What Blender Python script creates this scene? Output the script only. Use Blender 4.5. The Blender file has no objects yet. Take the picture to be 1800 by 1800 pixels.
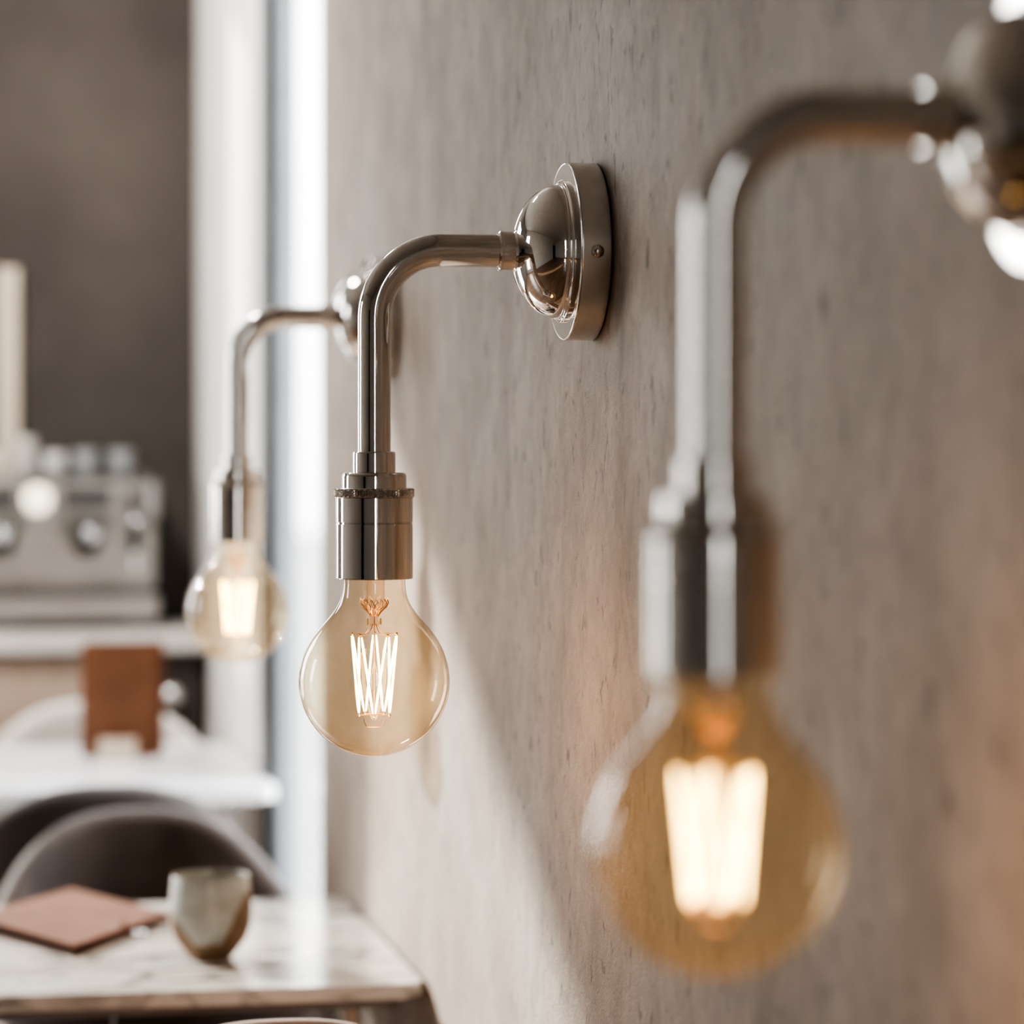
import bpy, bmesh, math, random
from mathutils import Vector, Matrix
random.seed(7)
C = bpy.context.scene.collection
PI = math.pi
# ------------------------------------------------------------------ camera model
F, HOR, H = 5500.0, 785.0, 1.337
TH = math.atan(1055.0 / F)
CT, ST = math.cos(TH), math.sin(TH)
def P(px, py, zc):
    xc = (px - 900) / F * zc
    return Vector((xc * CT + zc * ST, -xc * ST + zc * CT, H - (py - HOR) / F * zc))
def PZ(px, py, z):
    return P(px, py, (H - z) * F / (py - HOR))
def PY(px, py, y):            # pixel onto the plane y = const
    k = (px - 900) / F
    return P(px, py, y / (CT - k * ST))
Z0 = 2.6                      # depth of the middle wall light
K = Z0 / F                    # metres per pixel there
W = 1200 * Z0 * CT / F        # plaster wall plane x = W
def wall_y(px):               # where a pixel column meets the wall plane
    zc = W * F / ((px + 155) * CT)
    return (zc - W * ST) / CT

# ------------------------------------------------------------------ material helpers
def new_mat(name):
    m = bpy.data.materials.new(name); m.use_nodes = True
    nt = m.node_tree
    b = nt.nodes['Principled BSDF']
    return m, nt, b
def N(nt, t, **kw):
    n = nt.nodes.new(t)
    for k, v in kw.items():
        if k in n.inputs: n.inputs[k].default_value = v
        else: setattr(n, k, v)
    return n
def ramp(nt, stops):
    r = nt.nodes.new('ShaderNodeValToRGB')
    e = r.color_ramp.elements
    while len(e) < len(stops): e.new(0.5)
    for i, (p, c) in enumerate(stops):
        e[i].position = p
        e[i].color = (c, c, c, 1) if isinstance(c, (int, float)) else (*c, 1)
    return r
def coords(nt, scale=(1, 1, 1), rot=(0, 0, 0)):
    tc = nt.nodes.new('ShaderNodeTexCoord')
    mp = nt.nodes.new('ShaderNodeMapping')
    mp.inputs['Scale'].default_value = scale
    mp.inputs['Rotation'].default_value = rot
    nt.links.new(tc.outputs['Object'], mp.inputs['Vector'])
    return mp.outputs['Vector']
def noise(nt, vec, scale, detail=4, rough=.55, dist=0):
    n = nt.nodes.new('ShaderNodeTexNoise')
    n.inputs['Scale'].default_value = scale; n.inputs['Detail'].default_value = detail
    n.inputs['Roughness'].default_value = rough; n.inputs['Distortion'].default_value = dist
    nt.links.new(vec, n.inputs['Vector'])
    return n.outputs['Fac']
def mixc(nt, fac, a, b, mode='MIX'):
    n = nt.nodes.new('ShaderNodeMix'); n.data_type = 'RGBA'; n.blend_type = mode
    for sock, v in ((n.inputs[0], fac), (n.inputs[6], a), (n.inputs[7], b)):
        if hasattr(v, 'links') or isinstance(v, bpy.types.NodeSocket): nt.links.new(v, sock)
        elif isinstance(v, (int, float)): sock.default_value = v
        else: sock.default_value = (*v, 1)
    return n.outputs[2]
def bump(nt, h, strength, dist, b):
    n = nt.nodes.new('ShaderNodeBump')
    n.inputs['Strength'].default_value = strength; n.inputs['Distance'].default_value = dist
    nt.links.new(h, n.inputs['Height']); nt.links.new(n.outputs['Normal'], b.inputs['Normal'])
def mottled(name, c1, c2, scale=6, rough=.6, metal=0, stretch=(1, 1, 1), bmp=0, bscale=120, sheen=0, coat=0):
    m, nt, b = new_mat(name)
    v = coords(nt, stretch)
    f = noise(nt, v, scale)
    r = ramp(nt, [(.3, c1), (.7, c2)])
    nt.links.new(f, r.inputs['Fac']); nt.links.new(r.outputs['Color'], b.inputs['Base Color'])
    b.inputs['Roughness'].default_value = rough; b.inputs['Metallic'].default_value = metal
    b.inputs['Sheen Weight'].default_value = sheen; b.inputs['Coat Weight'].default_value = coat
    if bmp: bump(nt, noise(nt, coords(nt), bscale, 3), bmp, .002, b)
    return m

def plaster_mat():
    m, nt, b = new_mat('taupe_plaster')
    big = noise(nt, coords(nt, (1, 1, .9)), 3.2, 6, .62)
    streak = noise(nt, coords(nt, (1, 1, .75)), 11, 6, .7, .5)
    mid = noise(nt, coords(nt, (1, 1, .8)), 44, 5, .65, .6)
    pits = noise(nt, coords(nt, (1, 1, .55)), 62, 4, .6, .5)
    r1 = ramp(nt, [(.32, (.285, .228, .185)), (.52, (.37, .315, .268)), (.7, (.44, .39, .345))])
    nt.links.new(big, r1.inputs['Fac'])
    r2 = ramp(nt, [(.28, .60), (.5, 1.0), (.72, 1.22)]); nt.links.new(streak, r2.inputs['Fac'])
    c = mixc(nt, .62, r1.outputs['Color'], r2.outputs['Color'], 'MULTIPLY')
    r3 = ramp(nt, [(.3, .78), (.6, 1.08)]); nt.links.new(mid, r3.inputs['Fac'])
    c = mixc(nt, .6, c, r3.outputs['Color'], 'MULTIPLY')
    r4 = ramp(nt, [(.31, .42), (.40, 1.0)]); nt.links.new(pits, r4.inputs['Fac'])
    c = mixc(nt, .75, c, r4.outputs['Color'], 'MULTIPLY')
    nt.links.new(c, b.inputs['Base Color'])
    b.inputs['Roughness'].default_value = .62
    b.inputs['Specular IOR Level'].default_value = .35
    grain = noise(nt, coords(nt, (1, 1, .8)), 520, 3, .6)
    a = nt.nodes.new('ShaderNodeMath'); a.operation = 'MULTIPLY_ADD'
    nt.links.new(mid, a.inputs[0]); a.inputs[1].default_value = 2.2; nt.links.new(grain, a.inputs[2])
    a2 = nt.nodes.new('ShaderNodeMath'); a2.operation = 'MULTIPLY_ADD'
    nt.links.new(r4.outputs['Color'], a2.inputs[0]); a2.inputs[1].default_value = .8; nt.links.new(a.outputs[0], a2.inputs[2])
    bump(nt, a2.outputs[0], .5, .0016, b)
    return m

def nickel(name, col, rough, aniso=0):
    m, nt, b = new_mat(name)
    v = coords(nt, (1, 1, 1))
    f = noise(nt, v, 30, 3)
    r = ramp(nt, [(.3, tuple(x * .96 for x in col)), (.7, col)])
    nt.links.new(f, r.inputs['Fac']); nt.links.new(r.outputs['Color'], b.inputs['Base Color'])
    b.inputs['Metallic'].default_value = 1
    b.inputs['Roughness'].default_value = rough
    return m

def glass_mat(name, tint, edge, refl=1.0, ior=1.5, haze=0):
    m = bpy.data.materials.new(name); m.use_nodes = True
    nt = m.node_tree; nt.nodes.clear()
    out = nt.nodes.new('ShaderNodeOutputMaterial')
    tr = nt.nodes.new('ShaderNodeBsdfTransparent'); gl = nt.nodes.new('ShaderNodeBsdfGlossy')
    gl.inputs['Roughness'].default_value = .015; gl.inputs['Color'].default_value = (refl, refl, refl, 1)
    lw = nt.nodes.new('ShaderNodeLayerWeight'); lw.inputs['Blend'].default_value = .5
    nz = noise(nt, coords(nt), 14, 2)
    rr = ramp(nt, [(.35, tint), (.82, tuple(t * .75 + e * .25 for t, e in zip(tint, edge))), (.985, edge)])
    nt.links.new(lw.outputs['Facing'], rr.inputs['Fac'])
    c = mixc(nt, .06, rr.outputs['Color'], nz, 'MULTIPLY')
    nt.links.new(c, tr.inputs['Color'])
    fr = nt.nodes.new('ShaderNodeFresnel')
    geo = nt.nodes.new('ShaderNodeNewGeometry'); mr = nt.nodes.new('ShaderNodeMapRange')
    mr.inputs['To Min'].default_value = ior; mr.inputs['To Max'].default_value = 1 / ior
    nt.links.new(geo.outputs['Backfacing'], mr.inputs['Value']); nt.links.new(mr.outputs[0], fr.inputs['IOR'])
    body = tr
    if haze:                                   # faint scattering of the amber coating
        tl = nt.nodes.new('ShaderNodeBsdfTranslucent'); tl.inputs['Color'].default_value = (.95, .80, .58, 1)
        body = nt.nodes.new('ShaderNodeMixShader'); body.inputs[0].default_value = haze
        nt.links.new(tr.outputs[0], body.inputs[1]); nt.links.new(tl.outputs[0], body.inputs[2])
    mx = nt.nodes.new('ShaderNodeMixShader')
    nt.links.new(fr.outputs[0], mx.inputs[0]); nt.links.new(body.outputs[0], mx.inputs[1]); nt.links.new(gl.outputs[0], mx.inputs[2])
    nt.links.new(mx.outputs[0], out.inputs['Surface'])
    return m

def glow_mat(name, col, strength):
    m, nt, b = new_mat(name)
    f = noise(nt, coords(nt), 300, 2)
    r = ramp(nt, [(.2, tuple(c * .9 for c in col)), (.8, col)])
    nt.links.new(f, r.inputs['Fac'])
    b.inputs['Base Color'].default_value = (.9, .7, .3, 1)
    nt.links.new(r.outputs['Color'], b.inputs['Emission Color'])
    b.inputs['Emission Strength'].default_value = strength
    return m

def marble_mat():
    m, nt, b = new_mat('veined_marble')
    v = coords(nt, (1.0, 2.2, 2.2), (0, 0, .25))
    base = noise(nt, v, 3.0, 5, .6)
    rb = ramp(nt, [(.3, (.62, .585, .54)), (.7, (.77, .75, .715))]); nt.links.new(base, rb.inputs['Fac'])
    vn = noise(nt, v, 2.3, 4, .55, 1.0)
    rv = ramp(nt, [(.475, 1.0), (.498, .25), (.502, .25), (.53, 1.0)]); nt.links.new(vn, rv.inputs['Fac'])
    vn2 = noise(nt, coords(nt, (1, 2.6, 2.6), (0, 0, -.3)), 4.0, 4, .55, .8)
    rv2 = ramp(nt, [(.47, 1.0), (.5, .5), (.53, 1.0)]); nt.links.new(vn2, rv2.inputs['Fac'])
    c = mixc(nt, .9, rb.outputs['Color'], rv.outputs['Color'], 'MULTIPLY')
    c = mixc(nt, .7, c, rv2.outputs['Color'], 'MULTIPLY')
    nt.links.new(c, b.inputs['Base Color'])
    b.inputs['Roughness'].default_value = .16
    return m

def wood_mat(name, c1, c2, scale=9, stretch=(1, 8, 8), rough=.45):
    m, nt, b = new_mat(name)
    f = noise(nt, coords(nt, stretch), scale, 6, .65, 1.2)
    r = ramp(nt, [(.3, c1), (.7, c2)])
    nt.links.new(f, r.inputs['Fac']); nt.links.new(r.outputs['Color'], b.inputs['Base Color'])
    b.inputs['Roughness'].default_value = rough
    bump(nt, f, .2, .001, b)
    return m

def floor_mat():
    m, nt, b = new_mat('oak_boards')
    br = nt.nodes.new('ShaderNodeTexBrick')
    br.inputs['Scale'].default_value = 1.0; br.inputs['Brick Width'].default_value = 1.4; br.inputs['Row Height'].default_value = .16
    br.inputs['Mortar Size'].default_value = .003
    br.inputs['Color1'].default_value = (.20, .125, .075, 1); br.inputs['Color2'].default_value = (.27, .175, .11, 1); br.inputs['Mortar'].default_value = (.04, .02, .01, 1)
    nt.links.new(coords(nt, (1, 1, 1), (0, 0, PI / 2)), br.inputs['Vector'])
    f = noise(nt, coords(nt, (10, 1, 1)), 5, 6, .6, 1)
    r = ramp(nt, [(.3, .7), (.7, 1.1)]); nt.links.new(f, r.inputs['Fac'])
    nt.links.new(mixc(nt, .8, br.outputs['Color'], r.outputs['Color'], 'MULTIPLY'), b.inputs['Base Color'])
    b.inputs['Roughness'].default_value = .35
    return m

M = {}
M['plaster'] = plaster_mat()
M['nickel'] = nickel('polished_nickel', (.83, .81, .785), .045)
M['satin'] = nickel('satin_nickel', (.73, .705, .675), .20)
M['gasket'] = mottled('black_gasket', (.006, .006, .006), (.012, .012, .012), rough=.6)
M['bulb'] = glass_mat('amber_bulb_glass', (.945, .868, .73), (.50, .33, .18), 1.0, 1.62, .016)
M['stem'] = glass_mat('clear_stem_glass', (.95, .86, .80), (.62, .42, .32), 1.0, 1.5)
M['filament'] = glow_mat('lit_filament', (1.0, .68, .27), 17)
M['copper'] = mottled('copper_wire', (.75, .42, .22), (.95, .62, .38), 60, .3, 1)
M['white_wall'] = mottled('white_painted_wall', (.80, .775, .745), (.86, .835, .805), 5, .7, bmp=.1)
M['dark_wall'] = mottled('dark_taupe_wall', (.050, .041, .036), (.095, .080, .071), 2.2, .75, bmp=.15)
M['room_wall'] = mottled('grey_room_wall', (.56, .54, .51), (.64, .62, .59), 2.5, .75, bmp=.1)
M['pier'] = mottled('grey_pier_paint', (.17, .155, .14), (.22, .20, .185), 2.5, .75)
M['ceiling'] = mottled('ceiling_paint', (.55, .53, .51), (.62, .60, .58), 3, .8)
M['floor'] = floor_mat()
M['frame'] = mottled('dark_grey_frame', (.035, .037, .04), (.05, .053, .057), 20, .4)
M['reveal'] = mottled('pale_grey_reveal', (.36, .38, .41), (.42, .44, .47), 8, .6)
M['pane'] = glass_mat('window_glass', (.985, .99, .985), (.94, .97, .95), 1.0, 1.12)
M['marble'] = marble_mat()
M['white_top'] = mottled('white_table_top', (.84, .84, .86), (.9, .9, .915), 5, .22)
M['velvet'] = mottled('taupe_velvet', (.070, .053, .047), (.135, .106, .097), 9, .8, sheen=.15, bmp=.1)
M['dark_velvet'] = mottled('dark_brown_velvet', (.036, .027, .023), (.060, .046, .040), 8, .75, sheen=.3, bmp=.1)
M['pale_fabric'] = mottled('pale_grey_fabric', (.52, .475, .45), (.62, .575, .55), 9, .8, sheen=.4)
M['pale_rim'] = mottled('off_white_piping', (.78, .75, .72), (.85, .82, .79), 9, .6)
M['blush'] = mottled('blush_fabric', (.36, .25, .20), (.44, .31, .25), 9, .8, sheen=.4)
M['blacksteel'] = mottled('black_steel', (.010, .010, .010), (.018, .018, .018), 20, .45)
M['underside'] = mottled('dark_underside', (.15, .13, .12), (.19, .17, .155), 12, .6)
M['palewood'] = wood_mat('pale_wood', (.52, .44, .35), (.66, .58, .48))
M['cabinetwood'] = wood_mat('beige_cabinet_wood', (.44, .34, .27), (.56, .45, .37), 6, (9, 9, 1), .55)
M['light_strip'] = wood_mat('cream_light_strip', (.56, .48, .39), (.64, .56, .47), 5, (6, 6, 1), .6)  # cream tone stands in for light falling by the back wall
M['leather'] = mottled('tan_leather', (.12, .045, .018), (.165, .066, .028), 12, .5, bmp=.15, bscale=420)
M['leather2'] = mottled('worn_tan_leather', (.150, .062, .033), (.205, .090, .050), 11, .45, bmp=.15, bscale=420)
M['leather2'].node_tree.nodes['Principled BSDF'].inputs['Roughness'].default_value = .7
M['leather2'].node_tree.nodes['Principled BSDF'].inputs['Specular IOR Level'].default_value = .2
M['leather_dark'] = mottled('embossed_leather', (.13, .055, .028), (.17, .075, .04), 12, .5)
M['paper'] = mottled('cream_paper', (.16, .10, .07), (.24, .16, .11), 20, .8)
M['glaze'] = mottled('speckled_grey_glaze', (.30, .29, .255), (.44, .455, .42), 26, .22, coat=.3)
M['clay'] = mottled('brown_stoneware', (.15, .088, .045), (.235, .150, .085), 30, .62, bmp=.2, bscale=600)
M['stone_top'] = mottled('pale_stone_counter', (.62, .60, .57), (.74, .72, .69), 10, .3)
M['steel'] = mottled('brushed_steel', (.33, .32, .31), (.42, .41, .40), 14, .33, 1, (1, 1, 12))
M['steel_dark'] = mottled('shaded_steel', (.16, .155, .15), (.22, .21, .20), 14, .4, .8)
M['display'] = mottled('dark_display', (.03, .033, .035), (.05, .055, .06), 60, .25)
M['chrome'] = nickel('bright_chrome', (.9, .9, .9), .08)
M['highlight_glow'] = glow_mat('highlight_glow', (1, 1, 1), 1.5)  # emission imitates a bright highlight on the machine
M['enamel'] = mottled('white_enamel', (.82, .82, .83), (.9, .9, .91), 9, .3)
M['porcelain'] = mottled('white_porcelain', (.80, .79, .76), (.88, .87, .85), 9, .25, coat=.3)
M['greycup'] = mottled('grey_stoneware_cup', (.40, .42, .44), (.48, .50, .52), 9, .35)
M['lawn'] = mottled('pale_paving', (.30, .29, .265), (.36, .355, .32), 3, .9)

# ------------------------------------------------------------------ mesh helpers
def obj(name, bm, mat, parent=None, smooth=None, recalc=True):
    if recalc: bmesh.ops.recalc_face_normals(bm, faces=bm.faces)
    me = bpy.data.meshes.new(name); bm.to_mesh(me); bm.free()
    for mm in (mat if isinstance(mat, (list, tuple)) else [mat]): me.materials.append(mm)
    if smooth is not None:
        me.polygons.foreach_set('use_smooth', [True] * len(me.polygons))
        me.set_sharp_from_angle(angle=math.radians(smooth))
    o = bpy.data.objects.new(name, me); C.objects.link(o)
    if smooth is not None:
        wn = o.modifiers.new('weighted_normals', 'WEIGHTED_NORMAL'); wn.keep_sharp = True; wn.weight = 60
    if parent: o.parent = parent
    return o
def thing(name, label, cat, loc=(0, 0, 0), rotz=0, group=None):
    o = bpy.data.objects.new(name, None); C.objects.link(o)
    o.empty_display_size = .05
    o.location = loc; o.rotation_euler = (0, 0, rotz)
    return tag(o, label, cat, group)
def tag(o, label, cat, group=None):
    o['label'] = label; o['category'] = cat
    if group: o['group'] = group
    return o
def struct(name, bm, mat, parent=None, smooth=None):
    o = obj(name, bm, mat, parent, smooth)
    if parent is None: o['kind'] = 'structure'
    return o
def dup(root, label=None, loc=None, rotz=None):
    def cp(o, par):
        c = o.copy(); C.objects.link(c); c.parent = par
        for ch in [x for x in bpy.data.objects if x.parent == o]: cp(ch, c)
        return c
    r = cp(root, None)
    if loc is not None: r.location = loc
    if rotz is not None: r.rotation_euler.z = rotz
    if label: r['label'] = label
    return r

def box(bm, lo, hi, bev=0, seg=2, mat=None):
    b2 = bmesh.new()
    bmesh.ops.create_cube(b2, size=1)
    lo, hi = Vector(lo), Vector(hi)
    for v in b2.verts:
        v.co = Vector([(lo[i] + hi[i]) / 2 + v.co[i] * (hi[i] - lo[i]) for i in range(3)])
    if bev: bmesh.ops.bevel(b2, geom=list(b2.edges), offset=bev, segments=seg, profile=.5, affect='EDGES')
    merge(bm, b2, mat)
def merge(bm, b2, mat=None):
    me = bpy.data.meshes.new('tmp'); b2.to_mesh(me); b2.free(); bm.from_mesh(me); bpy.data.meshes.remove(me)
def fillet(pts, radii, n=6):
    """round the corners of an open 2-D polyline"""
    out = [pts[0]]
    for i in range(1, len(pts) - 1):
        r = radii[i] if isinstance(radii, (list, tuple)) else radii
        p, a, b = Vector(pts[i]), Vector(pts[i - 1]), Vector(pts[i + 1])
        d1, d2 = (a - p), (b - p)
        r = min(r, d1.length * .48, d2.length * .48)
        if r <= 0: out.append(tuple(p)); continue
        q1, q2 = p + d1.normalized() * r, p + d2.normalized() * r
        for k in range(n + 1):
            t = k / n
            out.append(tuple((1 - t) ** 2 * q1 + 2 * t * (1 - t) * p + t * t * q2))
    out.append(pts[-1])
    return out
def lathe(bm, prof, seg=64, frame=None):
    """prof: (radius, height); frame maps (x,y,h) to the mesh"""
    fr = frame or (lambda x, y, h: (x, y, h))
    rings = []
    for r, h in prof:
        if r < 1e-6: rings.append([bm.verts.new(fr(0, 0, h))])
        else: rings.append([bm.verts.new(fr(r * math.cos(2 * PI * k / seg), r * math.sin(2 * PI * k / seg), h)) for k in range(seg)])
    for a, b in zip(rings, rings[1:]):
        for k in range(seg):
            k2 = (k + 1) % seg
            if len(a) == 1 and len(b) == 1: continue
            if len(a) == 1: bm.faces.new((a[0], b[k], b[k2]))
            elif len(b) == 1: bm.faces.new((a[k], b[0], a[k2]))
            else: bm.faces.new((a[k], b[k], b[k2], a[k2]))
    return rings
def tube(bm, pts, r, seg=12, caps=True):
    pts = [Vector(p) for p in pts]
    rad = r if isinstance(r, (list, tuple)) else [r] * len(pts)
    up = None; rings = []
    for i, p in enumerate(pts):
        t = (pts[min(i + 1, len(pts) - 1)] - pts[max(i - 1, 0)]).normalized()
        if up is None:
            up = t.orthogonal().normalized()
        else:
            up = (up - t * up.dot(t))
            up = up.normalized() if up.length > 1e-6 else t.orthogonal().normalized()
        sd = t.cross(up)
        rings.append([bm.verts.new(p + (up * math.cos(2 * PI * k / seg) + sd * math.sin(2 * PI * k / seg)) * rad[i]) for k in range(seg)])
    for a, b in zip(rings, rings[1:]):
        for k in range(seg):
            bm.faces.new((a[k], a[(k + 1) % seg], b[(k + 1) % seg], b[k]))
    if caps:
        bm.faces.new(rings[0][::-1]); bm.faces.new(rings[-1])
def sphere(bm, c, r, u=16, v=10, sc=(1, 1, 1)):
    c = Vector(c)
    prof = [(r * math.sin(PI * i / v), -r * math.cos(PI * i / v)) for i in range(v + 1)]
    prof[0] = (0, -r); prof[-1] = (0, r)
    lathe(bm, prof, u, lambda x, y, h: (c.x + x * sc[0], c.y + y * sc[1], c.z + h * sc[2]))
def prism(bm, poly, z0, z1, bev=0):
    b2 = bmesh.new()
    lo = [b2.verts.new((x, y, z0)) for x, y in poly]; hi = [b2.verts.new((x, y, z1)) for x, y in poly]
    n = len(poly)
    b2.faces.new(lo[::-1]); b2.faces.new(hi)
    for k in range(n): b2.faces.new((lo[k], lo[(k + 1) % n], hi[(k + 1) % n], hi[k]))
    if bev:
        ed = [e for e in b2.edges if abs(e.verts[0].co.z - e.verts[1].co.z) < 1e-6]
        bmesh.ops.bevel(b2, geom=ed, offset=bev, segments=3, profile=.5, affect='EDGES')
    merge(bm, b2)
def round_rect(x0, y0, x1, y1, r, n=8):
    out = []
    for cx, cy, a0 in ((x1 - r, y1 - r, 0), (x0 + r, y1 - r, PI / 2), (x0 + r, y0 + r, PI), (x1 - r, y0 + r, 1.5 * PI)):
        for k in range(n + 1):
            a = a0 + PI / 2 * k / n
            out.append((cx + r * math.cos(a), cy + r * math.sin(a)))
    return out

# ------------------------------------------------------------------ room shell
YA, YB = wall_y(565), wall_y(466)        # window opening in the right wall
YBACK = wall_y(346)
XL, YR, CEIL = -4.2, -3.2, 3.2
T = .30
bm = bmesh.new()
box(bm, (W, YR, 0), (W + T, YA, CEIL)); box(bm, (W, YA, 2.75), (W + T, YB, CEIL))
struct('wall_right', bm, M['plaster'])
bm = bmesh.new(); box(bm, (W, YB, 0), (W + .05, YBACK, CEIL)); struct('wall_far_right', bm, M['white_wall'])
def holed_wall(name, axis, at, thick, a0, a1, holes, mat):
    """a wall on the plane axis = at, spanning a0..a1, with (h0, h1, z0, z1) openings"""
    bm = bmesh.new()
    def pc(u0, u1, z0, z1):
        if u1 - u0 < 1e-4 or z1 - z0 < 1e-4: return
        if axis == 'y': box(bm, (u0, min(at, at + thick), z0), (u1, max(at, at + thick), z1))
        else: box(bm, (min(at, at + thick), u0, z0), (max(at, at + thick), u1, z1))
    cur = a0
    for h0, h1, z0, z1 in sorted(holes):
        pc(cur, h0, 0, CEIL); pc(h0, h1, 0, z0); pc(h0, h1, z1, CEIL); cur = h1
    pc(cur, a1, 0, CEIL)
    return struct(name, bm, mat)
BT = .06
back_holes = [(-2.15, -1.06, .3, 2.63), (-.16, .13, .99, 2.5)]
holed_wall('wall_back_windows', 'y', YBACK, BT, XL, .13, back_holes, M['pier'])
holed_wall('wall_back', 'y', YBACK, BT, .13, W + .05, [], M['dark_wall'])
left_holes = [(4.8, 5.7, .3, 2.8)]
holed_wall('wall_left', 'x', XL, -.2, YR, YBACK + .2, left_holes, M['room_wall'])
rear_holes = [(-.22, .08, .15, 3.1)]
holed_wall('wall_rear', 'y', YR, -.2, XL, W + T, rear_holes, M['room_wall'])
bm = bmesh.new(); box(bm, (XL - .2, YR - .2, -.1), (W + T, YBACK + .2, 0)); struct('floor', bm, M['floor'])
bm = bmesh.new(); box(bm, (XL - .2, YR - .2, CEIL), (W + T, YBACK + .2, CEIL + .1)); struct('ceiling', bm, M['ceiling'])
bm = bmesh.new(); box(bm, (-60, -40, -.35), (60, 60, -.3)); struct('ground_outside', bm, M['lawn'])

# dark door in the far corner of the room behind the camera
dn = bpy.data.objects.new('door_1', None); C.objects.link(dn); dn['kind'] = 'structure'
bm = bmesh.new(); box(bm, (XL + .002, -2.9, .005), (XL + .05, -1.7, 2.3), .004); obj('door_leaf', bm, M['blacksteel'], dn)

# window in the right wall: dark frame, pale reveal, glass
REV = .020
wn = bpy.data.objects.new('window_1', None); C.objects.link(wn); wn['kind'] = 'structure'
bm = bmesh.new()
box(bm, (W - .010, YB - .11, .02), (W + .008, YB + .0, 2.75), .003)
obj('dark_trim', bm, M['frame'], wn)
bm = bmesh.new()
box(bm, (W + .009, YB - .006, .02), (W + REV, YB - .0005, 2.749)); obj('reveal_panel', bm, M['reveal'], wn)
bm = bmesh.new()
for a, b in (((YA + .001), YA + .03), (YB - .012, YB - .0005)):
    box(bm, (W + REV + .001, a, .02), (W + REV + .028, b, 2.749), .003)
box(bm, (W + REV + .001, YA + .001, .02), (W + REV + .04, YB - .0005, .07), .003)
box(bm, (W + REV + .001, YA + .001, 2.70), (W + REV + .04, YB - .0005, 2.749), .003)
obj('window_frame', bm, M['reveal'], wn)
bm = bmesh.new(); box(bm, (W + REV + .012, YA + .02, .05), (W + REV + .017, YB - .006, 2.72)); obj('pane', bm, M['pane'], wn)
# mullions of the sunny window beside the counter
bm = bmesh.new()
for x0, x1, z0, z1 in back_holes:
    for xx in (x0, x1 - .04): box(bm, (xx, YBACK + .005, z0), (xx + .04, YBACK + .055, z1))
    for zz in (z0, z1 - .04): box(bm, (x0, YBACK + .006, zz), (x1, YBACK + .054, zz + .04))
struct('window_2', bm, M['frame'])

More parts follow.
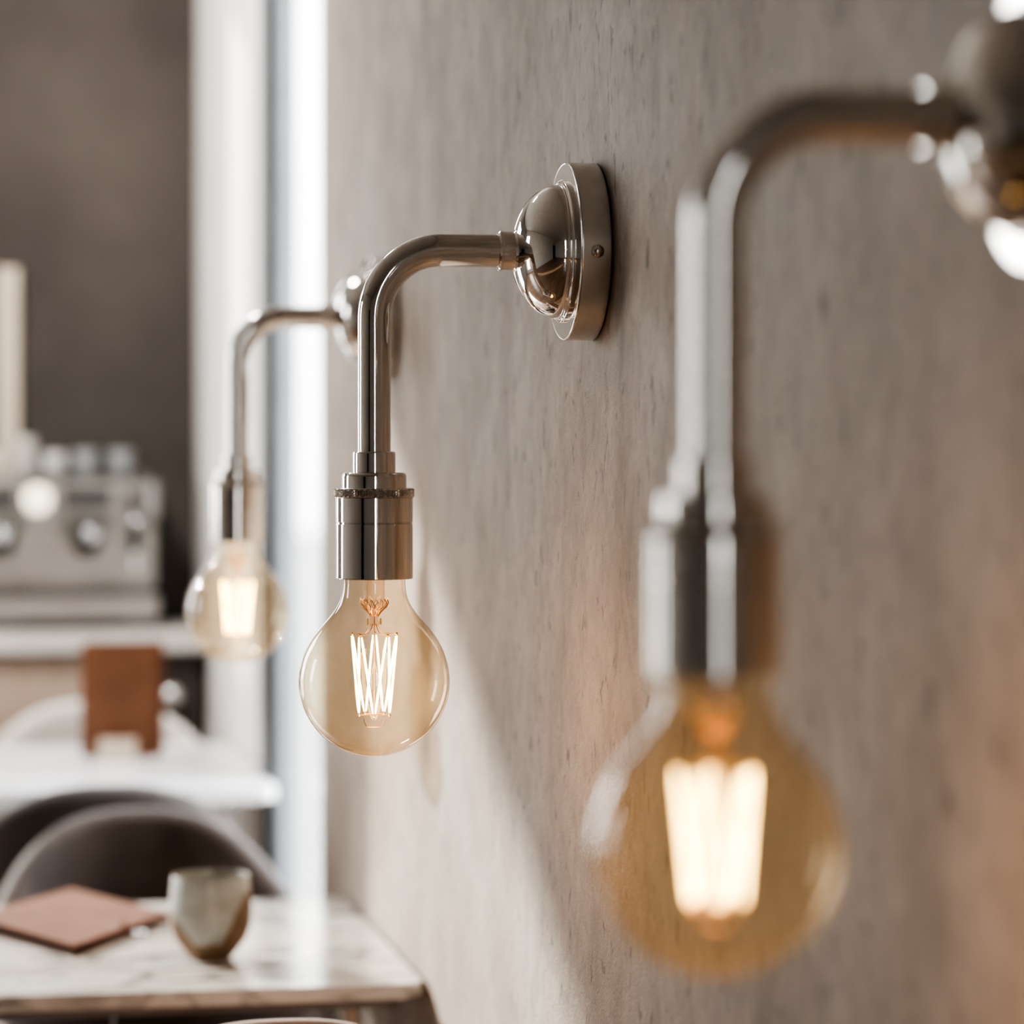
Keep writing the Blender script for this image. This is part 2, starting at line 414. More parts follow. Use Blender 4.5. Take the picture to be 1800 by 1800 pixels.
# ------------------------------------------------------------------ wall lights
kx = K * CT
def LX(px): return -(1045 - px) * kx           # lateral pixel of the middle light -> local x (wall = 0)
def LZ(py): return -(py - 443) * K
AX = LX(647)
def out_frame(x, y, h): return (-h, x, y)      # lathe around the wall normal
def drop_frame(x, y, h): return (AX + x, y, h)
def prof_out(pts, fil=0):                       # (radius px, lateral px) -> metres
    p = [(r * K, (1045 - l) * kx) for r, l in pts]
    return fillet(p, [f * K for f in fil]) if fil else p
def prof_drop(pts, fil=None):
    p = [(r * K, LZ(y)) for r, y in pts]
    return fillet(p, [f * K for f in fil]) if fil else p
GRP = 'nickel wall lights along the plaster wall'
def wall_light(label, loc):
    t = thing('wall_light', label, 'wall light', loc, 0, GRP)
    bm = bmesh.new(); lathe(bm, prof_out([(0, 1044.6), (152, 1044.6), (152, 1041.5), (0, 1041.5)]), 96, out_frame)
    bp_g = bm
    bm = bmesh.new()
    lathe(bm, prof_out([(0, 1041.4), (155.5, 1041.4), (155.5, 988), (120, 988), (0, 988)], [0, 1.5, 3.5, 1, 0]), 128, out_frame)
    bm.normal_update()
    for f in bm.faces:
        if f.calc_center_median().x < (988.4 - 1045) * kx and (f.calc_center_median().yz.length < 154.5 * K): f.material_index = 1
    bp = obj('backplate', bm, [M['satin'], M['nickel']], t, 35)
    obj('gasket', bp_g, M['gasket'], bp, 35)
    bm = bmesh.new(); R = 155.5 * K
    lathe(bm, [(0, .0042), (.0026, .0040), (.0045, .0026), (.0053, .0008), (.0053, -.002)], 24,
          lambda x, y, h: (LX(1016) + x, -R - h, y - 0.004))
    obj('screw', bm, M['nickel'], bp, 40)
    bm = bmesh.new()
    lathe(bm, prof_out([(125, 988.5), (125, 982), (119, 979), (119, 975.5), (112, 975.5), (112, 988.5)], [0, 2.5, 1.5, 2, 1, 0]), 128, out_frame)
    obj('trim_ring', bm, M['nickel'], t, 50)
    bm = bmesh.new()
    pr = [(117, 986), (117, 976)]
    for k in range(1, 33):
        a = PI / 2 * k / 32
        pr.append((117 * math.cos(a) ** .96, 976 - 80 * math.sin(a)))
    pr[-1] = (0, 896)
    lathe(bm, prof_out(pr), 128, out_frame)
    obj('dome', bm, M['nickel'], t, 60)
    bm = bmesh.new()
    lathe(bm, prof_out([(20, 868), (33, 868), (35.5, 870.5), (35.5, 874), (34, 876), (34, 896), (35, 897), (37.5, 900), (37.5, 904), (34, 906), (34, 908), (38.5, 910), (38.5, 915), (36, 918), (36, 926)]), 64, out_frame)
    obj('collar', bm, M['nickel'], t, 40)
    # swan-neck pipe
    bm = bmesh.new()
    Rb = 120
    pts = [(LX(880), 0, 0), (LX(820), 0, 0)]
    for k in range(41):
        a = PI / 2 * k / 40
        pts.append((LX(767 - Rb * math.sin(a)), 0, LZ(443 + Rb * (1 - math.cos(a)))))
    pts += [(AX, 0, LZ(680)), (AX, 0, LZ(800))]
    tube(bm, pts, 28.6 * K, 64)
    obj('arm', bm, M['nickel'], t, 50)
    # lamp holder
    bm = bmesh.new()
    lathe(bm, prof_drop([(26, 793.5), (37, 793.5), (37, 830)], [0, 4, 0])[:-1] + prof_drop([(37, 829)]) + prof_drop([(37, 830), (56, 830), (56, 860)], [0, 8, 0])[1:], 96, drop_frame)
    hd = obj('lamp_holder', bm, M['nickel'], t, 40)
    bm = bmesh.new()                           # knurled ring
    rows, seg = 6, 84
    lathe(bm, prof_drop([(50, 857), (67, 857), (68.6, 858)]), seg, drop_frame)
    rr = []
    for i in range(rows + 1):
        y = 858 + 14.5 * i / rows
        rr.append([])
        for k in range(seg):
            r = (70.6 if (i + k) % 2 else 67.4)
            if i in (0, rows): r = 68.6
            a = 2 * PI * k / seg
            rr[-1].append(bm.verts.new(drop_frame(r * K * math.cos(a), r * K * math.sin(a), LZ(y))))
    for a, b in zip(rr, rr[1:]):
        for k in range(seg):
            k2 = (k + 1) % seg
            i = rr.index(a)
            if (i + k) % 2: bm.faces.new((a[k], b[k], a[k2])); bm.faces.new((a[k2], b[k], b[k2]))
            else: bm.faces.new((a[k], b[k], b[k2])); bm.faces.new((a[k], b[k2], a[k2]))
    lathe(bm, prof_drop([(68.6, 872.5), (67, 873.5), (50, 873.5)]), seg, drop_frame)
    obj('knurled_ring', bm, M['satin'], hd)
    bm = bmesh.new()
    pr = [(50, 873), (66, 873), (67, 874.2), (67, 915.5), (66, 916.5), (65, 917.5), (66, 918.5), (67, 919.5), (67, 1012.5), (66, 1014), (62, 1014), (60, 1011), (60, 930)]
    lathe(bm, prof_drop(pr), 128, drop_frame)
    obj('holder_sleeve', bm, M['nickel'], hd, 30)
    # bulb
    bm = bmesh.new()
    half = [(54, 985), (54, 1012), (54, 1024), (55.5, 1038), (60, 1053), (69, 1069), (82, 1085), (97, 1102), (111, 1122), (122.5, 1146), (129, 1172)]
    pr = list(half)
    for k in range(0, 25):
        a = PI / 2 * (k / 24) 
        pr.append((131 * math.cos(a), 1191 + 131 * math.sin(a)))
    pr[-1] = (0, 1322)
    # smooth the neck
    sm = []
    for i in range(len(pr) - 1):
        p0, p1, p2, p3 = pr[max(i - 1, 0)], pr[i], pr[i + 1], pr[min(i + 2, len(pr) - 1)]
        n = 5 if i < len(half) else 1
        for q in range(n):
            s = q / n
            sm.append(tuple(.5 * (2 * p1[j] + (p2[j] - p0[j]) * s + (2 * p0[j] - 5 * p1[j] + 4 * p2[j] - p3[j]) * s * s + (3 * p1[j] - p0[j] - 3 * p2[j] + p3[j]) * s ** 3) for j in (0, 1)))
    sm.append(pr[-1])
    lathe(bm, prof_drop(sm), 128, drop_frame)
    bulb = obj('bulb', bm, M['bulb'], t, 80)
    bulb['label'] = 'amber glass globe bulb, lit'
    bm = bmesh.new()
    lathe(bm, prof_drop([(18, 985), (18, 1048), (20, 1051), (24.5, 1053), (25, 1057), (22, 1064), (14, 1071), (9, 1077), (7, 1084), (9, 1090), (8, 1096), (0, 1098)]), 32, drop_frame)
    obj('glass_stem', bm, M['stem'], bulb, 60)
    bm = bmesh.new()
    for k in range(34):                        # crimped flare around the stem press
        a = 2 * PI * k / 34
        pts = []
        for i, (r, y) in enumerate(((23.5, 1050), (25.5, 1056), (21, 1064), (13, 1071), (7, 1079))):
            j = a + (.09 if (i + k) % 2 else -.09)
            pts.append((AX + r * K * math.cos(j), r * K * math.sin(j), LZ(y)))
        tube(bm, pts, .55 * K, 5)
    obj('flare', bm, M['copper'], bulb, 60)
    bm = bmesh.new()
    def pt(r, a, y): return (AX + r * K * math.cos(a), r * K * math.sin(a), LZ(y))
    tube(bm, [pt(0, 0, 1080), pt(0, 0, 1252)], 1.0 * K, 8)
    A0 = math.radians(9)
    tops = [A0 + 2 * PI * k / 5 for k in range(5)]
    bots = [A0 + 2 * PI * (k + .5) / 5 for k in range(5)]
    RT, RB, YT, YBt = 40.5, 28, 1113, 1246
    for a in tops:
        tube(bm, [pt(4, a, 1092), pt(9, a, 1100), pt(16, a, 1109), pt(RT, a, YT - 2.5), pt(RT, a, YT + 2)], .75 * K, 6)
        sphere(bm, pt(RT, a, YT - 3), 2.4 * K, 8, 6)
    for a in bots:
        tube(bm, [pt(0, a, 1250), pt(RB, a, YBt + 4), pt(RB, a, YBt - 1)], .75 * K, 6)
        sphere(bm, pt(RB, a, YBt + 4), 2.2 * K, 8, 6)
    for a in (.3, PI + .1):
        box(bm, Vector(pt(12, a, 1094)) - Vector((1.6 * K, 1.6 * K, 0)), Vector(pt(12, a, 1083)) + Vector((1.6 * K, 1.6 * K, 0)))
    lp = [pt(19, PI, 1256), pt(17, PI, 1264), pt(14, PI, 1270)] + [pt(14 * math.cos(q), 0, 1271) for q in (2.4, 1.57, .7)] + [pt(14, 0, 1270), pt(17, 0, 1264), pt(19, 0, 1256)]
    tube(bm, lp, .7 * K, 6)
    obj('support_wires', bm, M['copper'], bulb, 60)
    for k in range(10):
        a = tops[k // 2]
        b = bots[k // 2] if k % 2 == 0 else bots[(k // 2 - 1) % 5]
        da = .07 if k % 2 == 0 else -.07
        bm = bmesh.new()
        p, q = Vector(pt(RT, a + da, YT + 1)), Vector(pt(RB, b - da, YBt))
        n = 10
        tube(bm, [p.lerp(q, i / n) for i in range(n + 1)], [1.1 * K] + [1.95 * K] * (n - 1) + [1.1 * K], 10)
        obj('filament', bm, M['filament'], bulb, 60)
    ld = bpy.data.lights.new('bulb_glow', 'POINT'); ld.energy = GLOW; ld.color = (1, .55, .26); ld.shadow_soft_size = 0
    lo = bpy.data.objects.new('bulb_glow', ld); C.objects.link(lo); lo.parent = t; lo.location = (AX, 0, LZ(1292))
    return t
GLOW = .9
def lamp_loc(zc, armpy):
    y = (zc - W * ST) / CT
    return (W, y, H - (armpy - HOR) / F * zc)
mid_lamp = wall_light('polished nickel swan-neck wall light with lit globe bulb, second of three and in focus', lamp_loc(Z0, 443))
far_lamp = dup(mid_lamp, 'nickel wall light with lit globe bulb, farthest along the wall, beside the window', lamp_loc(Z0 / .70, 559))
far_lamp.scale = (.98,) * 3
near_lamp = dup(mid_lamp, 'large out-of-focus nickel wall light with lit amber bulb, closest of the three on the wall', lamp_loc(Z0 / 1.71, 214))
near_lamp.scale = (.985,) * 3

# ------------------------------------------------------------------ marble table
TZ = .75
zf, zb = 3.40, 4.078
fr_ = PZ(752, 1728, TZ); bk_ = PZ(610, 1577, TZ)
X1 = W - .006
yf, yb = fr_.y, bk_.y
cx = P(235, 1780, 3.75).x
X0 = 2 * cx - X1 - .02
t = thing('marble_table', 'small table with pale veined marble top standing against the plaster wall', 'table', (cx, (yf + yb) / 2, 0))
ox, oy = cx, (yf + yb) / 2
bm = bmesh.new()
prism(bm, round_rect(X0 - ox, yf - oy, X1 - ox, yb - oy, .022), TZ - .017, TZ, .003)
obj('tabletop', bm, M['marble'], t, 40)
bm = bmesh.new(); prism(bm, round_rect(X0 - ox + .025, yf - oy + .006, X1 - ox - .03, yb - oy - .02, .01), TZ - .026, TZ - .0172, .001)
obj('underside_board', bm, M['underside'], t, 40)
bm = bmesh.new(); box(bm, (-.028, -.028, .03), (.028, .028, TZ - .026), .004)
pd = obj('pedestal', bm, M['blacksteel'], t, 40)
bm = bmesh.new(); box(bm, (-.2, -.2, 0), (.2, .2, .03), .006); obj('base', bm, M['blacksteel'], t, 40)
for sx, sy in ((1, -1), (-1, -1)):
    bm = bmesh.new()
    if sx > 0: a = Vector((X1 - ox - .075, sy * (yb - yf) / 2 * .86, TZ - .026)); b = Vector((X1 - ox - .02, sy * (yb - yf) / 2 * .92, .002))
    else: a = Vector((X0 - ox + .075, sy * (yb - yf) / 2 * .86, TZ - .026)); b = Vector((X0 - ox - .0, sy * (yb - yf) / 2 * .92, .002))
    b = a + (b - a) * 1.0
    tube(bm, [a, b], [.0075, .006], 16)
    o = obj('leg', bm, M['palewood'], t, 40); o['label'] = 'pale splayed leg'

# mug
mc = PZ(370, 1684, TZ)
zc_m = (H - TZ) * F / (1684 - HOR)
u = zc_m / F
t = thing('stoneware_mug', 'handleless stoneware mug, grey glaze over brown clay, on the marble table', 'mug', (mc.x, mc.y, TZ), -TH)
out = [(0, 1690), (33, 1690), (36, 1687), (48, 1674), (62, 1655), (70, 1634), (72.5, 1612), (72, 1590), (70.5, 1565), (68.5, 1546), (67.5, 1543)]
inn = [(65.5, 1543), (64.5, 1548), (66, 1575), (67, 1610), (62, 1648), (40, 1672), (0, 1678)]
p = [(r * u, (1690 - y) * u) for r, y in out + inn]
bm = bmesh.new()
fine = []
for (a, b) in zip(p, p[1:]):
    n = 8
    for i in range(n): fine.append((a[0] + (b[0] - a[0]) * i / n, a[1] + (b[1] - a[1]) * i / n))
fine.append(p[-1])
lathe(bm, fine, 160)
bm.faces.ensure_lookup_table()
HM = 147 * u
for f in bm.faces:
    c = f.calc_center_median()
    ang = math.atan2(c.x, -c.y)                # 0 faces the camera
    s = c.x / (72 * u)
    lim = .21 + max(0, s - .32) * 1.0 + max(0, -s - .30) * .62 + .012 * math.sin(9 * s)
    if c.y > 0: lim = .5 + .2 * math.sin(2 * ang)
    if c.z / HM < lim: f.material_index = 1
obj('body', bm, [M['glaze'], M['clay']], t, 50)
del t

# menu folder lying on the table
A, B, D = PZ(299, 1616, TZ), PZ(130, 1684, TZ), PZ(126, 1577, TZ)
ex = (D - A); ey = (B - A)
E = B + D - A
t = thing('leather_menu', 'closed tan leather menu folder lying on the marble table beside the mug', 'menu', tuple(A.lerp(E, .5)))
O = A.lerp(E, .5)
def quad_slab(bm, z0s, z1s, inset=0):
    cor = [(-1, -1), (1, -1), (1, 1), (-1, 1)]
    pts = []
    for s, q in cor:
        v = ex * (s * (.5 - inset)) + ey * (q * (.5 - inset)); pts.append((v.x, v.y))
    lo = [bm.verts.new((x, y, z)) for (x, y), z in zip(pts, z0s)]
    hi = [bm.verts.new((x, y, z)) for (x, y), z in zip(pts, z1s)]
    bm.faces.new(lo[::-1]); bm.faces.new(hi)
    for k in range(4): bm.faces.new((lo[k], lo[(k + 1) % 4], hi[(k + 1) % 4], hi[k]))
    bmesh.ops.bevel(bm, geom=list(bm.edges), offset=.0008, segments=2, affect='EDGES')
bm = bmesh.new(); quad_slab(bm, [.0004] * 4, [.003] * 4, .004); obj('back_cover', bm, M['leather_dark'], t, 40)
bm = bmesh.new(); quad_slab(bm, [.0032] * 4, [.0045, .0055, .0065, .0045], .03); obj('pages', bm, M['paper'], t, 40)
top_z = [.0085, .012, .020, .014]
bm = bmesh.new(); quad_slab(bm, [z - .0030 for z in top_z], top_z, 0); fc = obj('front_cover', bm, M['leather2'], t, 40)
bm = bmesh.new()
seg = 40
for r0, r1 in ((.020, .0225), (.009, .013)):
    ri = []
    for k in range(seg):
        a = 2 * PI * k / seg
        for r in (r0, r1): ri.append(bm.verts.new((r * math.cos(a) * 1.3, r * math.sin(a), .01015)))
    for k in range(seg):
        i, j = 2 * k, 2 * ((k + 1) % seg)
        bm.faces.new((ri[i], ri[i + 1], ri[j + 1], ri[j]))
obj('embossed_oval', bm, M['leather_dark'], fc, recalc=False)
cl = A.lerp(B, .43) - O
bm = bmesh.new()
lp = [cl + ex * .07 + ey * -.04, cl + ex * .13 + ey * .0, cl + ex * .12 + ey * .07, cl + ex * .05 + ey * .06, cl + ex * -.015]
lp = [Vector((v.x, v.y, .0115)) for v in lp]; lp.append(Vector((cl.x, cl.y, .004)) - ex * .04)
tube(bm, lp, .0011, 8); obj('cord_loop', bm, M['leather_dark'], t, 50)
bm = bmesh.new(); cc = cl - ex * .085
sphere(bm, (cc.x, cc.y, .0045), .0085, 20, 12, (1, 1, .5)); obj('metal_button', bm, M['chrome'], t, 50)

# ------------------------------------------------------------------ tub chairs
def tub_chair(name, label, loc, rotz, mat, seat_mat, leg_mat, hx=.27, hy=.25, top=.825, arm=.58, rim=None, group=None, pw=1.0):
    t = thing(name, label, 'chair', loc, rotz, group)
    bm = bmesh.new()
    th = .042; n, prof_n = 72, 10
    rows = []
    for i in range(n + 1):
        a = math.radians(-118 + 236 * i / n)
        h = arm + (top - arm) * max(0, math.cos(a)) ** pw
        c = Vector((math.copysign(abs(math.sin(a)) ** .78, math.sin(a)), math.cos(a)))
        ring = []
        z0 = .36
        # cross-section: outer bottom -> outer top -> rounded rim -> inner top -> inner bottom
        flare = .018
        sec = [(0, z0), (.3 * flare, z0 + .5 * (h - z0)), (flare, h - th / 2)]
        for q in range(1, 8):
            b = PI * q / 8
            sec.append((flare - th / 2 + th / 2 * math.cos(b), h - th / 2 + th / 2 * math.sin(b)))
        sec += [(flare - th, h - th / 2), (-th - .004, z0 + .5 * (h - z0)), (-th - .004, z0)]
        for d, z in sec:
            ring.append(bm.verts.new(((hx + d) * c.x, (hy + d) * c.y, z)))
        rows.append(ring)
    m = len(rows[0])
    for a, b in zip(rows, rows[1:]):
        for k in range(m):
            bm.faces.new((a[k], a[(k + 1) % m], b[(k + 1) % m], b[k]))
    bm.faces.new(rows[0]); bm.faces.new(rows[-1][::-1])
    bk = obj('backrest', bm, mat, t, 60)
    if rim:
        bm = bmesh.new()
        tube(bm, [(r[6].co if False else None) for r in []] or
             [((hx + .018 - th / 2) * math.copysign(abs(math.sin(math.radians(-118 + 236 * i / n))) ** .78, i - n / 2), (hy + .018 - th / 2) * math.cos(math.radians(-118 + 236 * i / n)),
               arm + (top - arm) * max(0, math.cos(math.radians(-118 + 236 * i / n))) ** pw - .004) for i in range(n + 1)], .0105, 12)
        obj('piping', bm, rim, bk, 60)
    bm = bmesh.new()
    pts = []
    for k in range(48):
        a = 2 * PI * k / 48
        pts.append(((hx - .055) * math.sin(a), (hy - .055) * math.cos(a)))
    prism(bm, pts, .37, .47, .025)
    obj('seat', bm, seat_mat, t, 50)
    for sx in (-1, 1):
        for sy in (-1, 1):
            bm = bmesh.new()
            tube(bm, [(sx * .15, sy * .14, .372), (sx * .21, sy * .20, 0)], [.016, .010], 16)
            obj('leg', bm, leg_mat, t, 50)
    return t
def chair_at(px, py_top, zc, back_is_far, hy=.25):
    """floor position of a chair whose highest rim point shows at this pixel"""
    p = P(px, py_top, zc)
    return p
p = P(250, 1418, 4.42)
tub_chair('tub_chair', 'taupe velvet tub chair facing the marble table, right behind the mug', (p.x, p.y - .25, 0), 0.03, M['velvet'], M['velvet'], M['blacksteel'], top=p.z, hx=.217, pw=.9)
p2 = P(192, 1377, 4.66)
tub_chair('tub_chair', 'dark brown tub chair seen from behind, drawn up to the white table', (p2.x, p2.y + .23, 0), PI, M['dark_velvet'], M['dark_velvet'], M['blacksteel'], top=p2.z, hx=.235, hy=.24, pw=.9)
p3 = P(168, 1236, 5.66)
tub_chair('tub_chair', 'pale grey tub chair with off-white rim behind the white table, by the counter', (p3.x, p3.y - .22, 0), 0, M['pale_fabric'], M['pale_fabric'], M['blacksteel'], top=p3.z, hx=.235, hy=.22, rim=M['pale_rim'], arm=.62)
p4 = P(495, 1795, 2.85)
tub_chair('tub_chair', 'blush fabric tub chair in front of the marble table, only its top rim showing', (p4.x, p4.y + .20, 0), PI, M['blush'], M['blush'], M['palewood'], top=p4.z, arm=.62, hx=.185, hy=.19)

# ------------------------------------------------------------------ white table with standing menu
TZ2 = .815
a = PZ(500, 1384, TZ2); b = PZ(440, 1304, TZ2)
xr = min(a.x, W - .006); y0, y1 = a.y, b.y
xl = xr - .95
t = thing('white_table', 'white-topped table farther along, with a menu standing on it', 'table', ((xl + xr) / 2, (y0 + y1) / 2, 0))
ox, oy = (xl + xr) / 2, (y0 + y1) / 2
bm = bmesh.new(); prism(bm, round_rect(xl - ox, y0 - oy, xr - ox, y1 - oy, .03), TZ2 - .022, TZ2, .006); obj('tabletop', bm, M['white_top'], t, 40)
bm = bmesh.new(); tube(bm, [(0, 0, .02), (0, 0, TZ2 - .022)], .03, 24); obj('pedestal', bm, M['blacksteel'], t, 40)
bm = bmesh.new(); lathe(bm, [(0, 0), (.2, 0), (.2, .012), (.19, .018), (.03, .024), (0, .024)], 48); obj('base', bm, M['blacksteel'], t, 40)

mp = PZ(209, 1333, TZ2)
um = (mp - Vector((0, 0, H))).length / F
um = ((H - TZ2) * F / (1333 - HOR)) / F
t = thing('standing_menu', 'brown leather menu standing upright in a wooden block on the white table', 'menu', (mp.x, mp.y, TZ2), -TH * .6)
def leaf(bm, w0, w1, h, y, tl, ang=0):
    b2 = bmesh.new(); box(b2, (w0, -.002, .003), (w1, .002, h), .0012)
    bmesh.ops.rotate(b2, verts=b2.verts, cent=(w0 if ang else 0, 0, 0), matrix=Matrix.Rotation(ang, 3, 'Z'))
    bmesh.ops.rotate(b2, verts=b2.verts, cent=(0, 0, 0), matrix=Matrix.Rotation(tl, 3, 'X'))
    bmesh.ops.translate(b2, verts=b2.verts, vec=(0, y, 0)); merge(bm, b2)
bm = bmesh.new(); leaf(bm, -66 * um, 66 * um, 202 * um, .0, -.05); fc = obj('front_cover', bm, M['leather'], t, 40)
bm = bmesh.new(); leaf(bm, -58 * um, 78 * um, 204 * um, .012, -.05); obj('back_cover', bm, M['leather2'], t, 40)
bm = bmesh.new(); leaf(bm, -60 * um, 62 * um, 196 * um, .006, -.05); obj('pages', bm, M['paper'], t, 40)
bm = bmesh.new()
ri = []
for k in range(40):
    q = 2 * PI * k / 40
    for r in (.012, .015):
        ri.append(bm.verts.new((r * 1.5 * math.cos(q), -.0034 + .108 * math.tan(.05) + .0, .108 + r * .75 * math.sin(q))))
for k in range(40):
    i, j = 2 * k, 2 * ((k + 1) % 40); bm.faces.new((ri[i], ri[i + 1], ri[j + 1], ri[j]))
obj('embossed_oval', bm, M['leather_dark'], fc, recalc=False)
bm = bmesh.new(); box(bm, (-34 * um, -.034, 0), (32 * um, -.0045, 36 * um), .002); box(bm, (-34 * um, .019, 0), (32 * um, .034, 30 * um), .002); box(bm, (-34 * um, -.034, 0), (32 * um, .034, .0028), .0005)
hb = obj('wooden_holder', bm, M['palewood'], t, 40); hb['label'] = 'pale wooden block holding the menu'

# ------------------------------------------------------------------ counter with cabinet
yc0 = P(200, 1120, 5.93).y
CZ = P(200, 1107, 5.95).z
xr, xl = W - .002, -1.0
t = thing('counter_cabinet', 'service counter cabinet with beige wood doors below the coffee machine', 'counter', (0, yc0, 0))
yd = YBACK - .003 - yc0
bm = bmesh.new(); box(bm, (xl, .02, .08), (xr - .01, yd - .01, CZ - .041)); obj('carcass', bm, M['underside'], t)
bm = bmesh.new(); box(bm, (xl + .02, .05, 0), (xr - .03, yd - .03, .08)); obj('plinth', bm, M['blacksteel'], t)
edges = [xl, -.55, -.12, PY(282, 1200, yc0).x, xr - .012]
for i in range(4):
    bm = bmesh.new(); box(bm, (edges[i] + .002, 0, .09), (edges[i + 1] - .002, .0195, CZ - .055), .002)
    dm = M['cabinetwood'] if i < 3 else M['dark_wall']
    d = obj('door', bm, dm, t, 40)
    if i == 3: d['label'] = 'narrow dark brown door'
    kx_ = edges[i + 1] - .05 if i < 3 else PY(299, 1222, yc0).x
    kz_ = P(299, 1222, 5.93).z
    bm = bmesh.new(); lathe(bm, [(.021 * math.sin(PI * q / 16), .044 - .021 * (1 - math.cos(PI * q / 16))) for q in range(0, 15)] + [(.007, .002), (.007, 0)], 28, lambda x, y, h: (kx_ + x, -h, kz_ + y))
    obj('knob', bm, M['chrome'], d, 60)
bm = bmesh.new(); box(bm, (xl - .01, yc0 - .03, CZ - .04), (xr, YBACK - .003, CZ), .004)
ct = obj('worktop', bm, M['stone_top'], None, 40); tag(ct, 'pale stone worktop on the counter cabinet under the coffee machine', 'worktop')

# espresso machine
ym = P(140, 1000, 6.02).y
zm = 6.02; uu = zm / F
def mx(px): return PY(px, 900, ym).x
def mz(py): return P(140, py, zm).z
t = thing('espresso_machine', 'two-group stainless steel espresso machine on the stone worktop', 'coffee machine', (mx(80), ym, CZ))
def lx(px): return mx(px) - mx(80)
def lz(py): return mz(py) - CZ
foot0 = 0
D1 = min(.30, YBACK - .05 - ym)
XLm = lx(-130)
bm = bmesh.new(); box(bm, (XLm, .05, lz(1040)), (lx(266), D1, lz(842)), .006); obj('body', bm, M['steel'], t, 40)
bm = bmesh.new(); box(bm, (XLm, .0, lz(893)), (lx(256), .06, lz(846)), .006); cp = obj('control_panel', bm, M['steel'], t, 40)
for x0, x1 in ((110, 196), (-40, 28)):
    bm = bmesh.new(); box(bm, (lx(x0), -.003, lz(886)), (lx(x1), .004, lz(860)), .001); d = obj('display', bm, M['display'], cp, 40)
bm = bmesh.new(); lathe(bm, [(0, .008), (.0225, .008), (.026, .006), (.0275, -.002)], 32, lambda x, y, h: (lx(66) + x, -h, lz(877) + y)); obj('gauge_highlight', bm, M['highlight_glow'], cp, 40)  # glowing disc in place of a blurred highlight on the metal
bm = bmesh.new(); lathe(bm, [(0, .02), (.010, .02), (.012, .016), (.012, 0)], 24, lambda x, y, h: (lx(231) + x, -h, lz(876) + y)); obj('knob', bm, M['blacksteel'], cp, 40)
bm = bmesh.new()
poly = [(-.03, lz(915)), (-.035, lz(900)), (-.03, lz(845)), (-.015, lz(836)), (D1 + .005, lz(836)), (D1 + .005, lz(1036)), (.045, lz(1036)), (.045, lz(925)), (.0, lz(915))]
lo = [bm.verts.new((lx(257), y, z)) for y, z in poly]; hi = [bm.verts.new((lx(276), y, z)) for y, z in poly]
bm.faces.new(lo); bm.faces.new(hi[::-1])
for k in range(len(poly)): bm.faces.new((lo[k], hi[k], hi[(k + 1) % len(poly)], lo[(k + 1) % len(poly)]))
bmesh.ops.bevel(bm, geom=[e for e in bm.edges if abs(e.verts[0].co.x - e.verts[1].co.x) < 1e-6], offset=.004, segments=3, affect='EDGES')
obj('side_panel', bm, M['steel'], t, 40)
for gx in (155, 2, -125):
    bm = bmesh.new()
    lathe(bm, [(0, lz(906)), (34 * uu, lz(906)), (36 * uu, lz(915)), (34 * uu, lz(935)), (24 * uu, lz(948)), (0, lz(948))], 32, lambda x, y, h: (lx(gx) + x, .0 + y, h))
    g = obj('group_head', bm, M['steel_dark'], t, 40)
    bm = bmesh.new()
    lathe(bm, [(0, lz(948)), (25 * uu, lz(948)), (25 * uu, lz(962)), (16 * uu, lz(975)), (0, lz(978))], 28, lambda x, y, h: (lx(gx) + x, .0 + y, h))
    pf = obj('portafilter', bm, M['blacksteel'], t, 40)
    bm = bmesh.new()
    tube(bm, [(lx(gx), -.02, lz(925)), (lx(gx), -.05, lz(927)), (lx(gx), -.085, lz(932)), (lx(gx), -.12, lz(938)), (lx(gx), -.125, lz(939))], [.008, .011, .0145, .0150, .008], 20)
    obj('handle', bm, M['chrome'], pf, 60)
bm = bmesh.new()
tube(bm, [(lx(236), .02, lz(893)), (lx(238), -.015, lz(900)), (lx(238), -.03, lz(925)), (lx(236), -.035, lz(1000))], [.006, .006, .005, .004], 14)
sw = obj('steam_wand', bm, M['chrome'], t, 50)
bm = bmesh.new(); tube(bm, [(lx(238), -.029, lz(922)), (lx(237), -.033, lz(968))], .010, 16); obj('grip', bm, M['blacksteel'], sw, 50)
bm = bmesh.new(); box(bm, (XLm, -.07, lz(1088)), (lx(276), D1, lz(1044)), .008); dt = obj('drip_tray', bm, M['steel'], t, 40)
bm = bmesh.new()
x = XLm + .02
while x < lx(258):
    box(bm, (x, -.06, lz(1044) - .001), (x + .006, .045, lz(1041))); x += .014
obj('grate', bm, M['steel_dark'], dt)
for fx in (236, -90):
    for fy in (-.03, D1 - .05):
        bm = bmesh.new()
        lathe(bm, [(0, 0), (.016, 0), (.016, .004), (.010, .010), (.010, lz(1086)), (0, lz(1086))], 20, lambda x, y, h: (lx(fx) + x, fy + y, h))
        obj('foot', bm, M['steel'], t, 40)
bm = bmesh.new()
ya, yb_, zr = -.0, D1 - .01, lz(828)
bm2 = bm
for pa, pb in (((XLm + .01, ya + .07, zr), (lx(250), ya + .07, zr)), ((XLm + .01, yb_, zr), (lx(250), yb_, zr)), ((lx(250), ya + .07, zr), (lx(250), yb_, zr))):
    tube(bm, [pa, pb], .003, 10)
for px_ in (-60, 100, 250):
    tube(bm, [(lx(px_), .07, lz(843)), (lx(px_), .07, zr)], .003, 8)
obj('cup_rail', bm, M['steel'], t, 50)

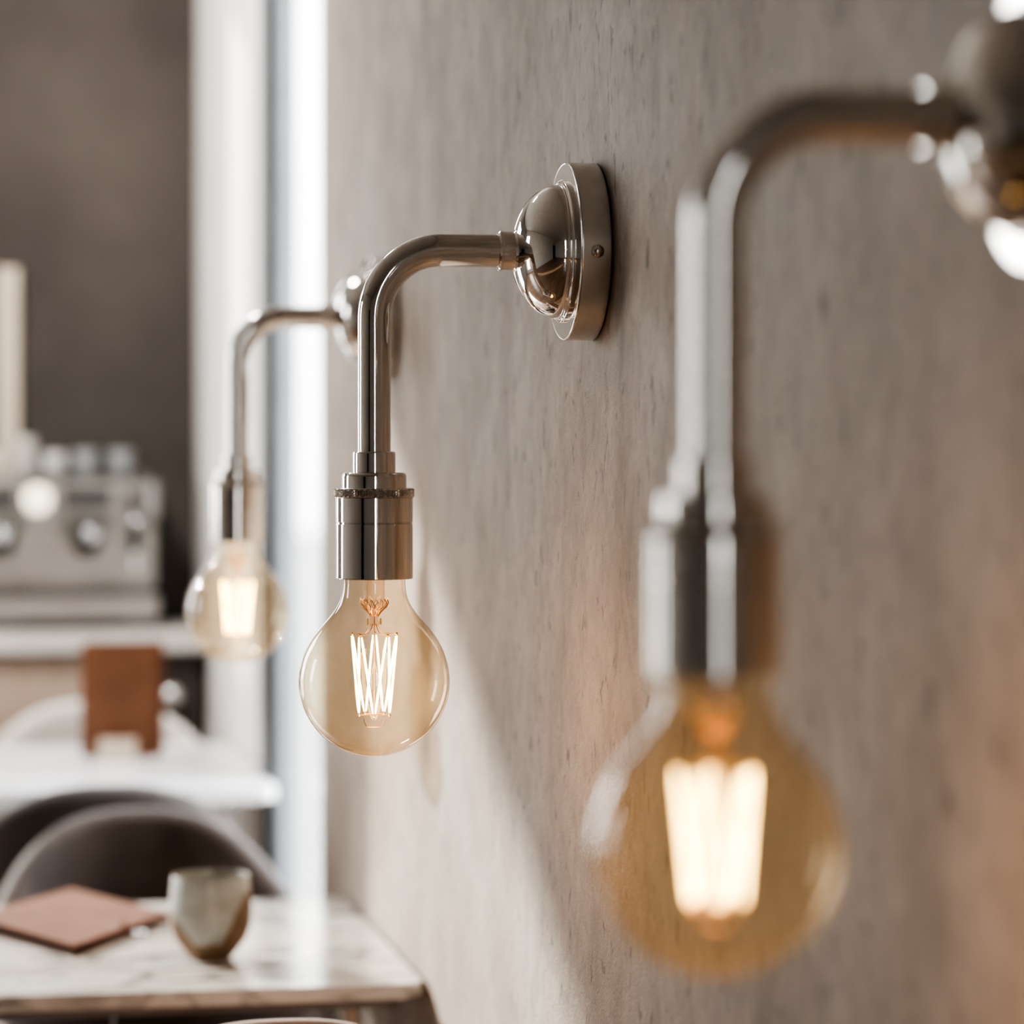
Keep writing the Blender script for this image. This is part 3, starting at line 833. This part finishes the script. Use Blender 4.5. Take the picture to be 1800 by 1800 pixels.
# cups on the machine
def cup(label, px, top, rad, hgt, mat, group, lift=0, yo=.16, first=[None]):
    q = PY(px, 845, ym + yo)
    t = thing('coffee_cup', label, 'cup', (q.x, ym + yo, mz(842) + .0006 + lift), random.uniform(-.6, .6) + 1.2, group)
    bm = bmesh.new()
    r = rad * uu; h = hgt * uu
    pr = [(0, 0), (.62 * r, 0), (.66 * r, .05 * h), (.9 * r, .35 * h), (r, .8 * h), (r, h), (.93 * r, h), (.9 * r, .8 * h), (.8 * r, .35 * h), (.5 * r, .1 * h), (0, .1 * h)]
    lathe(bm, fillet(pr, .05 * r, 3), 40)
    obj('body', bm, mat, t, 50)
    bm = bmesh.new()
    tube(bm, [(.93 * r, 0, .8 * h), (1.3 * r, 0, .82 * h), (1.45 * r, 0, .6 * h), (1.3 * r, 0, .36 * h), (.88 * r, 0, .32 * h)], .09 * r, 10)
    obj('handle', bm, mat, t, 50)
    return t
cg = 'cups on top of the espresso machine'
cup('white cup at the far left end of the row on the coffee machine', -8, 790, 24, 50, M['porcelain'], cg)
cup('lower of two stacked white cups on the coffee machine', 42, 800, 24, 38, M['porcelain'], cg)
cup('upper of two stacked white cups on the coffee machine', 42, 785, 22, 34, M['porcelain'], cg, lift=38.5 * uu)
cup('single white cup between the stacked pair and the grey cups on the coffee machine', 95, 800, 22, 46, M['porcelain'], cg)
cup('pale grey cup beside the white cup on the coffee machine', 150, 795, 23, 50, M['greycup'], cg)
cup('grey cup at the end of the row by the machine side panel', 212, 795, 23, 50, M['greycup'], cg)

# pale board added behind the machine, standing in for a strip of light
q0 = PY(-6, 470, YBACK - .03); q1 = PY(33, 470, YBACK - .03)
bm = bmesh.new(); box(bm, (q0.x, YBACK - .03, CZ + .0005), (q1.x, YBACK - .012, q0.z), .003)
o = obj('light_strip_board', bm, M['light_strip'], None, 40); tag(o, 'tall cream board added in place of a bright strip of light on the dark back wall, behind the cups', 'board')

# ------------------------------------------------------------------ light
w = bpy.data.worlds.new('sky'); bpy.context.scene.world = w; w.use_nodes = True
nt = w.node_tree; bg = nt.nodes['Background']
tc = nt.nodes.new('ShaderNodeTexCoord'); sx = nt.nodes.new('ShaderNodeSeparateXYZ')
nt.links.new(tc.outputs['Generated'], sx.inputs[0])
r = ramp(nt, [(.0, (.55, .54, .50)), (.48, (.75, .75, .74)), (.56, (1.0, .99, .97)), (1.0, (.80, .88, 1.0))])
mr = nt.nodes.new('ShaderNodeMapRange'); mr.inputs['From Min'].default_value = -1
nt.links.new(sx.outputs['Z'], mr.inputs['Value']); nt.links.new(mr.outputs[0], r.inputs['Fac'])
nt.links.new(r.outputs['Color'], bg.inputs['Color']); bg.inputs['Strength'].default_value = 11.0

sd = bpy.data.lights.new('sun', 'SUN'); sd.energy = 8.5; sd.angle = math.radians(1.5); sd.color = (1, .955, .89)
so = bpy.data.objects.new('sun', sd); C.objects.link(so)
tosun = Vector((-.29, .42, .20)).normalized()
so.rotation_euler = tosun.to_track_quat('Z', 'Y').to_euler(); so.location = (-3, 9, 5)
def portal(c, n, sx_, sy_):
    ld = bpy.data.lights.new('window_daylight', 'AREA'); ld.shape = 'RECTANGLE'; ld.size = sx_; ld.size_y = sy_
    ld.cycles.is_portal = True
    o = bpy.data.objects.new('window_daylight', ld); C.objects.link(o); o.location = c
    o.rotation_euler = Vector(n).to_track_quat('-Z', 'Z').to_euler()
for x0, x1, z0, z1 in back_holes: portal(((x0 + x1) / 2, YBACK + BT + .01, (z0 + z1) / 2), (0, -1, 0), x1 - x0, z1 - z0)
for a0, a1, z0, z1 in left_holes: portal((XL - .21, (a0 + a1) / 2, (z0 + z1) / 2), (1, 0, 0), a1 - a0, z1 - z0)
for a0, a1, z0, z1 in rear_holes: portal(((a0 + a1) / 2, YR - .21, (z0 + z1) / 2), (0, 1, 0), a1 - a0, z1 - z0)
portal((W + T + .01, (YA + YB) / 2, 1.38), (-1, 0, 0), YB - YA, 2.74)

ld = bpy.data.lights.new('counter_fill', 'AREA'); ld.shape = 'DISK'; ld.size = .35; ld.energy = 48; ld.color = (1, .96, .91)  # unseen fill light, added to brighten the machine, cups and back wall
o = bpy.data.objects.new('counter_fill', ld); C.objects.link(o); o.location = (-.35, 4.7, 3.0)
o.rotation_euler = (Vector((-.35, 4.7, 3.0)) - Vector((.2, 5.95, 1.1))).to_track_quat('Z', 'Y').to_euler()

# ------------------------------------------------------------------ camera
cd = bpy.data.cameras.new('camera'); cam = bpy.data.objects.new('camera', cd); C.objects.link(cam)
cam.location = (0, 0, H); cam.rotation_euler = (PI / 2, 0, -TH)
cd.sensor_width = 36; cd.lens = F / 1800 * 36
cd.shift_y = -(900 - HOR) / 1800
cd.clip_start = .02
cd.dof.use_dof = True; cd.dof.focus_distance = Z0; cd.dof.aperture_fstop = 3.3
S = bpy.context.scene
S.camera = cam
S.view_settings.view_transform = 'AgX'
S.view_settings.look = 'AgX - High Contrast'
S.view_settings.exposure = -0.05
S.cycles.use_denoising = True
S.cycles.max_bounces = 12; S.cycles.transparent_max_bounces = 24; S.cycles.glossy_bounces = 6; S.cycles.diffuse_bounces = 5
S.cycles.caustics_reflective = False; S.cycles.caustics_refractive = False
S.cycles.sample_clamp_indirect = 8
